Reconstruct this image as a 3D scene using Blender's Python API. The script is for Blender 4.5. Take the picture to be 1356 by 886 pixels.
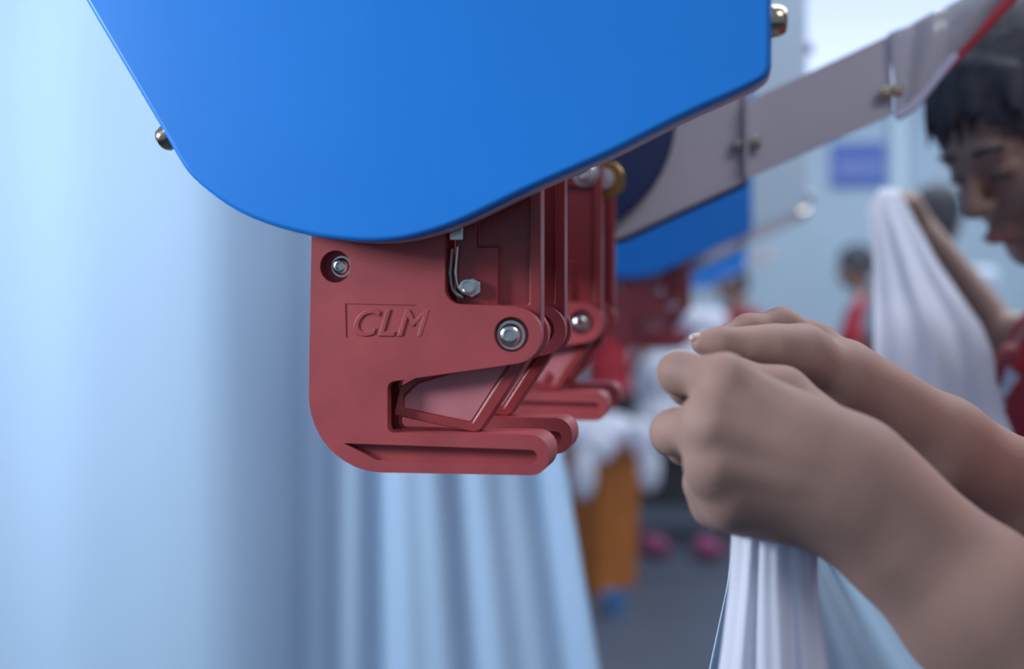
import bpy, bmesh, math, random
import numpy as np
from mathutils import Vector, Matrix, Euler

for o in list(bpy.data.objects):
    bpy.data.objects.remove(o)
scn = bpy.context.scene
COL = scn.collection
random.seed(7)

# ------------------------------------------------------------------ camera
W, H, FPX = 1356.0, 886.0, 1500.0
CAM = Vector((0, 0, 1.30))
PITCH = math.atan(54 / FPX)
YAW = math.atan(307 * math.cos(PITCH) / FPX)
cd = bpy.data.cameras.new('camera')
cam = bpy.data.objects.new('camera', cd)
COL.objects.link(cam)
cam.location = CAM
cam.rotation_euler = (math.pi / 2 - PITCH, 0, YAW)
cd.sensor_width = 36
cd.lens = FPX * 36 / W
cd.clip_start = 0.01
cd.dof.use_dof = True
cd.dof.focus_distance = 0.66
cd.dof.aperture_fstop = 2.9
scn.camera = cam
_F = Vector((-math.sin(YAW) * math.cos(PITCH), math.cos(YAW) * math.cos(PITCH), -math.sin(PITCH)))
_R = Vector((math.cos(YAW), math.sin(YAW), 0))
_U = _R.cross(_F)


def ray(px, py):
    return _F + _R * ((px - W / 2) / FPX) - _U * ((py - H / 2) / FPX)


def P(px, py, d):           # point seen at a pixel, d metres in front of the camera
    return CAM + ray(px, py) * d


def PY(px, py, Y):          # the same on the vertical plane y = Y
    r = ray(px, py)
    return CAM + r * (Y / r.y)


# ------------------------------------------------------------------ world, lights, exposure
wd = bpy.data.worlds.new('world')
scn.world = wd
wd.use_nodes = True
bg = wd.node_tree.nodes['Background']
bg.inputs[0].default_value = (0.60, 0.78, 1.0, 1)
bg.inputs[1].default_value = 0.34


def area_light(name, loc, target, sx, sy, energy, color):
    l = bpy.data.lights.new(name, 'AREA')
    l.shape = 'RECTANGLE'
    l.size, l.size_y = sx, sy
    l.energy = energy
    l.color = color
    o = bpy.data.objects.new(name, l)
    COL.objects.link(o)
    o.location = loc
    o.rotation_euler = (Vector(target) - Vector(loc)).to_track_quat('-Z', 'Y').to_euler()
    return o


area_light('left_key_light', (-1.25, 0.10, 1.66), (-0.35, 0.9, 1.25), 0.28, 0.30, 21, (0.88, 0.95, 1.0))  # added key light, set close on the left for its falloff
area_light('hand_fill_light', (0.85, -0.35, 2.6), (0.25, 0.55, 1.1), 0.9, 0.6, 11, (1.0, 0.96, 0.94))  # added fill aimed at the back of the near hand
area_light('ceiling_lamp_light', (1.3, 2.2, 3.1), (1.0, 2.0, 0), 0.5, 3.0, 60, (0.90, 0.95, 1.0))
area_light('hall_lamp_light', (0.8, 5.0, 3.3), (0.8, 5.0, 0), 2.0, 2.0, 90, (0.88, 0.95, 1.0))

vs = scn.view_settings
vs.view_transform = 'Standard'
vs.look = 'None'
vs.exposure = 0.0
vs.gamma = 1.0
vs.use_curve_mapping = False


# ------------------------------------------------------------------ materials
def mat(name, col, rough=0.5, metal=0.0, var=0.0, vscale=20.0, bump=0.0, bscale=200.0, coat=0.0, spec=0.5,
        sss=0.0, emit=None, col2=None, alpha=None, trans=0.0, translucent=0.0, dist=0.002):
    m = bpy.data.materials.new(name)
    m.use_nodes = True
    nt = m.node_tree
    b = nt.nodes['Principled BSDF']
    b.inputs['Base Color'].default_value = (*col, 1)
    b.inputs['Roughness'].default_value = rough
    b.inputs['Metallic'].default_value = metal
    b.inputs['Specular IOR Level'].default_value = spec
    if coat:
        b.inputs['Coat Weight'].default_value = coat
        b.inputs['Coat Roughness'].default_value = 0.15
    if sss:
        b.inputs['Subsurface Weight'].default_value = sss
        b.inputs['Subsurface Radius'].default_value = (0.010, 0.004, 0.002)
        b.inputs['Subsurface Scale'].default_value = 1.0
    if trans:
        b.inputs['Transmission Weight'].default_value = trans
    if alpha is not None:
        b.inputs['Alpha'].default_value = alpha
    if emit:
        b.inputs['Emission Color'].default_value = (*emit[0], 1)
        b.inputs['Emission Strength'].default_value = emit[1]
    tc = nt.nodes.new('ShaderNodeTexCoord')
    if var or col2:
        n = nt.nodes.new('ShaderNodeTexNoise')
        n.inputs['Scale'].default_value = vscale
        n.inputs['Detail'].default_value = 5
        nt.links.new(tc.outputs['Object'], n.inputs['Vector'])
        r = nt.nodes.new('ShaderNodeValToRGB')
        c2 = col2 or tuple(min(1, c * (1 + var)) for c in col)
        c1 = tuple(c * (1 - var) for c in col)
        r.color_ramp.elements[0].position = 0.3
        r.color_ramp.elements[1].position = 0.7
        r.color_ramp.elements[0].color = (*c1, 1)
        r.color_ramp.elements[1].color = (*c2, 1)
        nt.links.new(n.outputs[0], r.inputs[0])
        nt.links.new(r.outputs[0], b.inputs['Base Color'])
    if bump:
        n2 = nt.nodes.new('ShaderNodeTexNoise')
        n2.inputs['Scale'].default_value = bscale
        n2.inputs['Detail'].default_value = 4
        nt.links.new(tc.outputs['Object'], n2.inputs['Vector'])
        bp = nt.nodes.new('ShaderNodeBump')
        bp.inputs['Strength'].default_value = bump
        bp.inputs['Distance'].default_value = dist
        nt.links.new(n2.outputs[0], bp.inputs['Height'])
        nt.links.new(bp.outputs[0], b.inputs['Normal'])
    if translucent:
        t = nt.nodes.new('ShaderNodeBsdfTranslucent')
        t.inputs[0].default_value = (*col, 1)
        mx = nt.nodes.new('ShaderNodeMixShader')
        mx.inputs[0].default_value = translucent
        nt.links.new(b.outputs[0], mx.inputs[1])
        nt.links.new(t.outputs[0], mx.inputs[2])
        nt.links.new(mx.outputs[0], nt.nodes['Material Output'].inputs[0])
    return m


M = {}
M['blue'] = mat('blue_paint', (0.011, 0.20, 0.70), 0.38, var=0.06, vscale=6, bump=0.03, bscale=60, spec=0.4)
M['red'] = mat('red_plastic', (0.24, 0.032, 0.038), 0.34, var=0.14, vscale=35, bump=0.08, bscale=700, dist=0.0006)
M['red_worn'] = mat('red_plastic_face', (0.34, 0.055, 0.066), 0.46, var=0.14, vscale=28, bump=0.12, bscale=900, dist=0.0005)
M['jaw'] = mat('sheen_pink_plastic', (0.44, 0.15, 0.18), 0.36, var=0.08, vscale=40, bump=0.1, bscale=500, dist=0.0005)  # paler pink stands in for the sheen on the jaw recess
M['steel'] = mat('zinc_steel', (0.62, 0.65, 0.66), 0.22, 1.0, var=0.1, vscale=90)
M['steel_dark'] = mat('spring_steel', (0.25, 0.26, 0.27), 0.3, 1.0)
M['brass'] = mat('brass', (0.30, 0.17, 0.06), 0.35, 1.0, var=0.1)
M['zinc_yellow'] = mat('yellow_zinc', (0.50, 0.42, 0.33), 0.2, 1.0, var=0.15, vscale=120)
M['panel'] = mat('white_sheet_metal', (0.50, 0.49, 0.58), 0.42, var=0.03, vscale=8)
M['panel_pale'] = mat('pale_blue_sheet_metal', (0.66, 0.80, 0.95), 0.4, var=0.03, vscale=5)
M['navy'] = mat('shaded_navy', (0.012, 0.03, 0.12), 0.5)  # dark navy with the shade inside the station put into it
M['clear'] = mat('clear_plastic', (0.50, 0.50, 0.58), 0.15, 0.0, var=0.05, vscale=30, alpha=0.86, bump=0.25, bscale=25, dist=0.004)
M['red_tape'] = mat('red_edge_tape', (0.50, 0.035, 0.06), 0.3)
M['lilac'] = mat('lilac_edge_sheen', (0.62, 0.62, 0.85), 0.25)  # reflection on the guard's edge strip, put into a lilac colour
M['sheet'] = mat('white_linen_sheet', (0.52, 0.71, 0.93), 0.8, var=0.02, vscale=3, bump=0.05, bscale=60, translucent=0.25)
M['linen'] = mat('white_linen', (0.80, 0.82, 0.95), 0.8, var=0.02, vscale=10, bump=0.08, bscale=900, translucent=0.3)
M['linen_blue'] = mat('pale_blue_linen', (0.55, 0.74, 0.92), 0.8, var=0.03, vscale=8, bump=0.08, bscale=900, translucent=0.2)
M['skin'] = mat('skin', (0.33, 0.205, 0.178), 0.62, var=0.10, vscale=22, bump=0.18, bscale=420, sss=0.12, dist=0.0009, spec=0.25)
M['skin2'] = mat('skin_face', (0.29, 0.185, 0.16), 0.5, var=0.08, vscale=20, spec=0.4)
M['nail'] = mat('nail', (0.55, 0.42, 0.42), 0.3)
M['hair'] = mat('dark_hair', (0.065, 0.068, 0.088), 0.7, spec=0.15, var=0.4, vscale=60, bump=0.5, bscale=90, dist=0.004)
M['lip'] = mat('lips', (0.30, 0.12, 0.13), 0.45)
M['redcloth'] = mat('red_cloth', (0.40, 0.02, 0.04), 0.75, var=0.08, vscale=12, bump=0.1, bscale=120)
M['palecloth'] = mat('pale_cloth', (0.50, 0.62, 0.75), 0.8, var=0.04)
M['darkcloth'] = mat('dark_cloth', (0.03, 0.032, 0.045), 0.8, var=0.15)
M['orange'] = mat('orange_plastic', (0.46, 0.145, 0.03), 0.45, var=0.08, vscale=9)
M['charcoal'] = mat('charcoal_metal', (0.03, 0.033, 0.04), 0.5, var=0.15)
M['pink'] = mat('pink_cloth', (0.24, 0.05, 0.14), 0.7, var=0.1)
M['bluetub'] = mat('blue_plastic', (0.08, 0.2, 0.42), 0.5, var=0.1)
M['wall'] = mat('painted_wall', (0.48, 0.62, 0.78), 0.85, var=0.04, vscale=1.5)
M['floor'] = mat('grey_floor', (0.065, 0.078, 0.115), 0.55, var=0.15, vscale=2.5)
M['pipe'] = mat('white_pipe', (0.66, 0.84, 1.0), 0.5, var=0.02)
M['sign'] = mat('blue_sign', (0.08, 0.16, 0.55), 0.5, var=0.03)
M['signtext'] = mat('sign_lettering', (0.19, 0.28, 0.66), 0.5)
M['window'] = mat('bright_window', (0.05, 0.05, 0.06), 0.3, emit=((0.56, 0.68, 1.0), 1.25))


# ------------------------------------------------------------------ helpers
def link(name, me, m=None, parent=None, smooth=True, angle=35):
    o = bpy.data.objects.new(name, me)
    COL.objects.link(o)
    if m is not None:
        me.materials.clear()
        me.materials.append(M[m])
    if smooth and not me.get('weighted'):
        me.polygons.foreach_set('use_smooth', [True] * len(me.polygons))
        if angle:
            me.set_sharp_from_angle(angle=math.radians(angle))
    if parent:
        o.parent = parent
    return o


def empty(name, loc, label, cat, group=None, kind=None):
    o = bpy.data.objects.new(name, None)
    COL.objects.link(o)
    o.location = loc
    o.empty_display_size = 0.02
    tag(o, label, cat, group, kind)
    return o


def tag(o, label=None, cat=None, group=None, kind=None):
    if label: o['label'] = label
    if cat: o['category'] = cat
    if group: o['group'] = group
    if kind: o['kind'] = kind
    return o


def fillet(pts, seg=7):
    """pts: (x, y[, r]) -> polygon with rounded corners"""
    out = []
    n = len(pts)
    for i, p in enumerate(pts):
        c = Vector(p[:2])
        r = p[2] if len(p) > 2 else 0
        if not r:
            out.append(c)
            continue
        a, b = Vector(pts[i - 1][:2]), Vector(pts[(i + 1) % n][:2])
        u, v = (a - c).normalized(), (b - c).normalized()
        ang = u.angle(v)
        t = min(r / math.tan(ang / 2), (a - c).length * 0.999, (b - c).length * 0.999)
        rr = t * math.tan(ang / 2)
        cen = c + (u + v).normalized() * (rr / math.sin(ang / 2))
        s, e = c + u * t - cen, c + v * t - cen
        a0 = math.atan2(s.y, s.x)
        d = math.atan2(e.y, e.x) - a0
        while d > math.pi: d -= 2 * math.pi
        while d < -math.pi: d += 2 * math.pi
        for k in range(seg + 1):
            an = a0 + d * k / seg
            out.append(cen + Vector((math.cos(an), math.sin(an))) * rr)
    return out


def prism_mesh(name, xz, y0, y1):
    """polygon in the xz plane extruded along y"""
    bm = bmesh.new()
    f = [bm.verts.new((p[0], y0, p[1])) for p in xz]
    b = [bm.verts.new((p[0], y1, p[1])) for p in xz]
    bm.faces.new(f)
    bm.faces.new(list(reversed(b)))
    n = len(f)
    for i in range(n):
        bm.faces.new((f[i], b[i], b[(i + 1) % n], f[(i + 1) % n]))
    bmesh.ops.recalc_face_normals(bm, faces=bm.faces)
    me = bpy.data.meshes.new(name)
    bm.to_mesh(me)
    bm.free()
    return me


def bake(me, cutters=(), bevel=0.0, seg=2, ang=40):
    """boolean-cut a mesh, then round its edges; returns a new mesh"""
    o = bpy.data.objects.new('tmp', me)
    COL.objects.link(o)
    cs = []
    for c in cutters:
        co = bpy.data.objects.new('cut', c)
        COL.objects.link(co)
        cs.append(co)
        md = o.modifiers.new('b', 'BOOLEAN')
        md.operation = 'DIFFERENCE'
        md.solver = 'EXACT'
        md.object = co
    if bevel:
        md = o.modifiers.new('v', 'BEVEL')
        md.width = bevel
        md.segments = seg
        md.limit_method = 'ANGLE'
        md.angle_limit = math.radians(ang)
    me.polygons.foreach_set('use_smooth', [True] * len(me.polygons))
    for c in cutters:
        c.polygons.foreach_set('use_smooth', [True] * len(c.polygons))
    wn_ = o.modifiers.new('w', 'WEIGHTED_NORMAL')
    wn_.weight = 100
    wn_.mode = 'FACE_AREA'
    dg = bpy.context.evaluated_depsgraph_get()
    dg.update()
    r = bpy.data.meshes.new_from_object(o.evaluated_get(dg))
    r['weighted'] = 1
    for x in cs + [o]:
        bpy.data.objects.remove(x)
    return r


def lathe_mesh(name, prof, seg=28, axis='y-'):
    """prof: (radius, height); axis: where height points"""
    bm = bmesh.new()
    rings = []
    for r, h in prof:
        if r < 1e-6:
            rings.append([bm.verts.new((0, 0, h))])
        else:
            rings.append([bm.verts.new((r * math.cos(2 * math.pi * i / seg), r * math.sin(2 * math.pi * i / seg), h)) for i in range(seg)])
    for a, b in zip(rings, rings[1:]):
        for i in range(seg):
            j = (i + 1) % seg
            if len(a) == 1 and len(b) == 1: continue
            if len(a) == 1: bm.faces.new((a[0], b[i], b[j]))
            elif len(b) == 1: bm.faces.new((a[i], a[j], b[0]))
            else: bm.faces.new((a[i], a[j], b[j], b[i]))
    R = {'y-': Matrix.Rotation(math.pi / 2, 4, 'X'), 'x+': Matrix.Rotation(math.pi / 2, 4, 'Y'),
         'x-': Matrix.Rotation(-math.pi / 2, 4, 'Y'), 'z+': Matrix.Identity(4)}[axis] if isinstance(axis, str) else axis
    bmesh.ops.transform(bm, matrix=R, verts=bm.verts)
    bmesh.ops.recalc_face_normals(bm, faces=bm.faces)
    me = bpy.data.meshes.new(name)
    bm.to_mesh(me)
    bm.free()
    return me


def box_mesh(name, lo, hi, bevel=0.0):
    lo, hi = Vector(lo), Vector(hi)
    me = prism_mesh(name, [(lo.x, lo.z), (hi.x, lo.z), (hi.x, hi.z), (lo.x, hi.z)], lo.y, hi.y)
    return bake(me, (), bevel) if bevel else me


def tube_mesh(name, pts, r, seg=8):
    """round bar along a polyline"""
    bm = bmesh.new()
    pts = [Vector(p) for p in pts]
    prev = None
    n = len(pts)
    ref = Vector((0.13, 0.31, 0.94))
    for i, p in enumerate(pts):
        t = (pts[min(i + 1, n - 1)] - pts[max(i - 1, 0)]).normalized()
        a = t.cross(ref).normalized()
        b = t.cross(a)
        rr = r[i] if isinstance(r, (list, tuple)) else r
        ring = [bm.verts.new(p + (a * math.cos(2 * math.pi * k / seg) + b * math.sin(2 * math.pi * k / seg)) * rr) for k in range(seg)]
        if prev:
            for k in range(seg):
                bm.faces.new((prev[k], prev[(k + 1) % seg], ring[(k + 1) % seg], ring[k]))
        else:
            bm.faces.new(ring)
        prev = ring
    bm.faces.new(list(reversed(prev)))
    bmesh.ops.recalc_face_normals(bm, faces=bm.faces)
    me = bpy.data.meshes.new(name)
    bm.to_mesh(me)
    bm.free()
    return me


def grid_mesh(name, fn, nu, nv, thick=0.0):
    vs_, fs = [], []
    for j in range(nv + 1):
        for i in range(nu + 1):
            vs_.append(tuple(fn(i / nu, j / nv)))
    for j in range(nv):
        for i in range(nu):
            a = j * (nu + 1) + i
            fs.append((a, a + 1, a + nu + 2, a + nu + 1))
    me = bpy.data.meshes.new(name)
    me.from_pydata(vs_, [], fs)
    if thick:
        o = bpy.data.objects.new('tmp', me)
        COL.objects.link(o)
        md = o.modifiers.new('s', 'SOLIDIFY')
        md.thickness = thick
        dg = bpy.context.evaluated_depsgraph_get()
        dg.update()
        r = bpy.data.meshes.new_from_object(o.evaluated_get(dg))
        bpy.data.objects.remove(o)
        return r
    return me


# ------------------------------------------------------------------ organic surfaces: blended volumes polygonised
def surface_nets(F, org, h):
    s = F < 0
    nx, ny, nz = F.shape
    cnt = np.zeros((nx - 1, ny - 1, nz - 1), np.int8)
    offs = [(a, b, c) for a in (0, 1) for b in (0, 1) for c in (0, 1)]
    for a, b, c in offs:
        cnt += s[a:nx - 1 + a, b:ny - 1 + b, c:nz - 1 + c]
    idx = np.argwhere((cnt > 0) & (cnt < 8))
    vals = {o: F[idx[:, 0] + o[0], idx[:, 1] + o[1], idx[:, 2] + o[2]] for o in offs}
    pos = np.zeros((len(idx), 3))
    num = np.zeros(len(idx))
    for o in offs:
        for ax in range(3):
            if o[ax]: continue
            q = list(o); q[ax] = 1; q = tuple(q)
            f0, f1 = vals[o], vals[q]
            m = (f0 < 0) != (f1 < 0)
            t = f0[m] / (f0[m] - f1[m])
            pp = np.tile(np.array(o, float), (m.sum(), 1))
            pp[:, ax] += t
            pos[m] += pp
            num[m] += 1
    verts = (idx + pos / num[:, None]) * h + np.array(org)
    vid = -np.ones(cnt.shape, np.int64)
    vid[idx[:, 0], idx[:, 1], idx[:, 2]] = np.arange(len(idx))
    faces = []
    for ax in range(3):
        sl0 = [slice(None)] * 3; sl1 = [slice(None)] * 3
        sl0[ax] = slice(0, -1); sl1[ax] = slice(1, None)
        a, b = s[tuple(sl0)], s[tuple(sl1)]
        e = np.argwhere(a != b)
        u, v = (ax + 1) % 3, (ax + 2) % 3
        ok = (e[:, u] > 0) & (e[:, v] > 0) & (e[:, u] < F.shape[u] - 1) & (e[:, v] < F.shape[v] - 1)
        e = e[ok]
        sg = a[e[:, 0], e[:, 1], e[:, 2]]
        q = []
        for du, dv in ((-1, -1), (0, -1), (0, 0), (-1, 0)):
            c = e.copy()
            c[:, u] += du; c[:, v] += dv
            q.append(vid[c[:, 0], c[:, 1], c[:, 2]])
        q = np.stack(q, 1)
        q[~sg] = q[~sg][:, ::-1]
        faces.append(q)
    return verts, np.concatenate(faces)


def blend(prims, h, grow=0.0, clip=()):
    """prims: ('c',a,b,ra,rb,k) tapered bar | ('e',centre,R,radii,k) ellipsoid | ('s',...) same as 'e' but carved out"""
    lo, hi = np.full(3, 1e9), np.full(3, -1e9)
    bb = []
    for p in prims:
        if p[0] == 'c':
            a, b, r = np.array(p[1]), np.array(p[2]), max(p[3], p[4]) + grow
            l, u = np.minimum(a, b) - r, np.maximum(a, b) + r
        else:
            r = max(p[3]) + grow
            l, u = np.array(p[1]) - r, np.array(p[1]) + r
        bb.append((l, u))
        if p[0] != 's':
            lo, hi = np.minimum(lo, l), np.maximum(hi, u)
    lo -= 3 * h; hi += 3 * h
    n = np.ceil((hi - lo) / h).astype(int) + 1
    F = np.full(n, 0.06, np.float64)
    for p, (l, u) in zip(prims, bb):
        k = p[-1]
        i0 = np.clip(np.floor((l - k - 3 * h - lo) / h).astype(int), 0, n)
        i1 = np.clip(np.ceil((u + k + 3 * h - lo) / h).astype(int) + 1, 0, n)
        if np.any(i1 <= i0): continue
        X = (lo[0] + np.arange(i0[0], i1[0]) * h)[:, None, None]
        Y = (lo[1] + np.arange(i0[1], i1[1]) * h)[None, :, None]
        Z = (lo[2] + np.arange(i0[2], i1[2]) * h)[None, None, :]
        if p[0] == 'c':
            a, b = np.array(p[1]), np.array(p[2])
            d = b - a
            L = max(d @ d, 1e-12)
            t = np.clip(((X - a[0]) * d[0] + (Y - a[1]) * d[1] + (Z - a[2]) * d[2]) / L, 0, 1)
            f = np.sqrt((X - a[0] - t * d[0]) ** 2 + (Y - a[1] - t * d[1]) ** 2 + (Z - a[2] - t * d[2]) ** 2) - (p[3] + (p[4] - p[3]) * t)
        else:
            Rm = np.array(p[2]) if p[2] is not None else np.eye(3)
            x, y, z = X - p[1][0], Y - p[1][1], Z - p[1][2]
            q = [Rm[0, i] * x + Rm[1, i] * y + Rm[2, i] * z for i in range(3)]
            r = p[3]
            k0 = np.sqrt(sum((q[i] / r[i]) ** 2 for i in range(3)))
            k1 = np.sqrt(sum((q[i] / r[i] ** 2) ** 2 for i in range(3))) + 1e-9
            f = k0 * (k0 - 1) / k1
        sl = tuple(slice(i0[i], i1[i]) for i in range(3))
        G = F[sl]
        if p[0] == 's':
            g = -f
            hh = np.maximum(k - np.abs(G - g), 0) / max(k, 1e-9)
            F[sl] = np.maximum(G, g) + hh * hh * k / 4
        else:
            f = f - grow
            hh = np.maximum(k - np.abs(G - f), 0) / max(k, 1e-9)
            F[sl] = np.minimum(G, f) - hh * hh * k / 4
    if len(clip):
        X = (lo[0] + np.arange(n[0]) * h)[:, None, None]
        Y = (lo[1] + np.arange(n[1]) * h)[None, :, None]
        Z = (lo[2] + np.arange(n[2]) * h)[None, None, :]
        for pt, nn in clip:          # keeps the side the normal points away from
            F = np.maximum(F, (X - pt[0]) * nn[0] + (Y - pt[1]) * nn[1] + (Z - pt[2]) * nn[2])
    return surface_nets(F, lo, h)


def organic(name, chunks, m, parent=None, loc=None, smooth_it=2):
    """chunks: list of (verts, faces) -> one mesh, local to parent/loc"""
    vv, ff, n = [], [], 0
    for v, f in chunks:
        vv.append(v); ff.append(f + n); n += len(v)
    v, f = np.concatenate(vv), np.concatenate(ff)
    for _ in range(smooth_it):       # light relaxation
        acc = np.zeros_like(v); c = np.zeros(len(v))
        for a, b in ((0, 1), (1, 2), (2, 3), (3, 0)):
            np.add.at(acc, f[:, a], v[f[:, b]]); np.add.at(c, f[:, a], 1)
            np.add.at(acc, f[:, b], v[f[:, a]]); np.add.at(c, f[:, b], 1)
        v = 0.5 * v + 0.5 * acc / np.maximum(c, 1)[:, None]
    o0 = parent.location if parent else (loc or Vector((0, 0, 0)))
    v = v - np.array(o0)
    me = bpy.data.meshes.new(name)
    me.vertices.add(len(v))
    me.vertices.foreach_set('co', v.ravel())
    me.loops.add(f.size)
    me.polygons.add(len(f))
    me.loops.foreach_set('vertex_index', f.ravel().astype(np.int32))
    me.polygons.foreach_set('loop_start', np.arange(0, f.size, 4, dtype=np.int32))
    me.update(calc_edges=True)
    o = link(name, me, m, parent, True, None)
    if not parent: o.location = o0
    return o


def copy_tree(o, parent=None):
    c = o.copy()
    COL.objects.link(c)
    if parent: c.parent = parent
    for ch in list(o.children):
        copy_tree(ch, c)
    return c


# ================================================================== the room
FL = prism_mesh('floor', [(-5, -0.12), (7, -0.12), (7, 0), (-5, 0)], -3, 8.2)
tag(link('floor', FL, 'floor', smooth=False), 'grey hall floor far behind the hands', kind='structure')
WY = 7.6
tag(link('wall_back', prism_mesh('wall_back', [(-5, 0), (7, 0), (7, 4.2), (-5, 4.2)], WY, WY + 0.15), 'wall', smooth=False),
    'pale blue painted wall at the far end of the hall', kind='structure')
a, b = PY(1040, -120, WY - 0.01), PY(1290, 118, WY - 0.01)
wn = link('window_1', box_mesh('window_frame', (a.x - .06, WY - .03, b.z - .06), (b.x + .06, WY - .004, a.z + .06)), 'pipe', smooth=False)
tag(wn, 'bright white window high on the far wall', kind='structure')
pane_n = 1
for i in range(pane_n):
    x0 = a.x + (b.x - a.x) * i / pane_n
    x1 = a.x + (b.x - a.x) * (i + 1) / pane_n
    link('pane', box_mesh('pane', (x0 + .004, WY - .045, b.z), (x1 - .004, WY - .03, a.z)), 'window', wn, smooth=False)
# pipe on the wall
PT = PY(1190, 130, WY - .08).z
a, b = PY(1178, 300, WY - .08), PY(1201, 300, WY - .08)
o = link('wall_pipe', lathe_mesh('wall_pipe', [(0, 0), ((b.x - a.x) / 2, 0), ((b.x - a.x) / 2, PT), (0, PT)], 20, 'z+'), 'pipe')
o.location = ((a.x + b.x) / 2, WY - .085, 0)
tag(o, 'white vertical pipe on the far wall right of the blue sign', 'pipe')
# sign on the wall
a, b = PY(1100, 190, WY - .02), PY(1172, 247, WY - .02)
sg = empty('wall_sign', ((a.x + b.x) / 2, WY - .02, (a.z + b.z) / 2), 'small blue rectangular sign on the far wall', 'sign')
w2, h2 = (b.x - a.x) / 2, (a.z - b.z) / 2
link('sign_board', box_mesh('sign_board', (-w2, 0, -h2), (w2, .018, h2), .004), 'sign', sg)
link('lettering_band', box_mesh('lettering_band', (-w2 * .8, -.004, -h2 * .42), (w2 * .9, .001, h2 * .16)), 'signtext', sg)

# ================================================================== machine stations
Y1 = 0.600            # front face of the first clip
Y0 = Y1 - 0.024       # front face of the blue cover
YP = 1.042            # far side plate of a station
STEP = 1.445


def chaikin(p, closed=True):
    out = []
    n = len(p)
    for i in range(n):
        a, b = Vector(p[i]), Vector(p[(i + 1) % n])
        if (b - a).length > 0.15:
            out += [a, b]
        else:
            out += [a * .75 + b * .25, a * .25 + b * .75]
    return out


def loc2(pts, Y, org):
    """pixels (with optional corner radius in pixels) -> local xz on plane Y"""
    k = Y / FPX
    out = []
    for p in pts:
        w = PY(p[0], p[1], Y)
        out.append((w.x - org.x, w.z - org.z, *( [p[2] * k] if len(p) > 2 else [])))
    return out


ST = Vector((-0.05, Y0, 1.42))      # station origin
cover_px = [(-150, -1200), (-150, -455), (-4, -200), (111.5, 0), (207, 161), (238, 216), (250, 232), (265, 246), (292, 267), (322, 285), (361, 300), (399, 310),
            (430, 316), (470, 320), (500, 320.5), (530, 318), (560, 311.5), (604, 297), (648, 276), (692, 254), (751, 228), (809, 203),
            (836, 189), (909, 152), (977, 122), (1006, 108), (1018, 98), (1022, 85), (1022, -1200)]
cover_xz = chaikin(loc2(cover_px, Y0, ST))


def dome_head(r, h):
    """button head screw with a socket and a washer; height up"""
    p = [(r * 1.25, -.0006), (r * 1.25, .0006), (r * 1.02, .0007), (r, .0009), (r, h * .35), (r * .95, h * .62), (r * .8, h * .86), (r * .6, h * .98), (r * .46, h)]
    return p + [(r * .44, h * .96), (r * .40, h * .45), (0, h * .40)]


def hex_mesh(name, r, h, axis):
    bm = bmesh.new()
    bmesh.ops.create_cone(bm, cap_ends=True, segments=6, radius1=r, radius2=r * .96, depth=h)
    R = {'x+': Matrix.Rotation(math.pi / 2, 4, 'Y'), 'y-': Matrix.Rotation(math.pi / 2, 4, 'X'), 'z+': Matrix.Identity(4)}[axis]
    bmesh.ops.transform(bm, matrix=R, verts=bm.verts)
    me = bpy.data.meshes.new(name)
    bm.to_mesh(me)
    bm.free()
    return bake(me, (), .0006)


def side_bolt(px, py, nx, nz, r, h, st, mname, name='edge_bolt'):
    w = PY(px, py, Y0)
    rot = Vector((nx, 0, nz)).normalized().to_track_quat('Z', 'X').to_matrix().to_4x4()
    p = [(r * 1.05, -.003), (r * 1.05, .0012), (r, .0015), (r, h * .4), (r * .93, h * .68), (r * .75, h * .9), (r * .45, h * 1.0), (0, h * 1.02)]
    o = link(name, lathe_mesh(name, p, 28, rot), mname, st)
    o.location = (w.x - ST.x, .010, w.z - ST.z)
    return o


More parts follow.
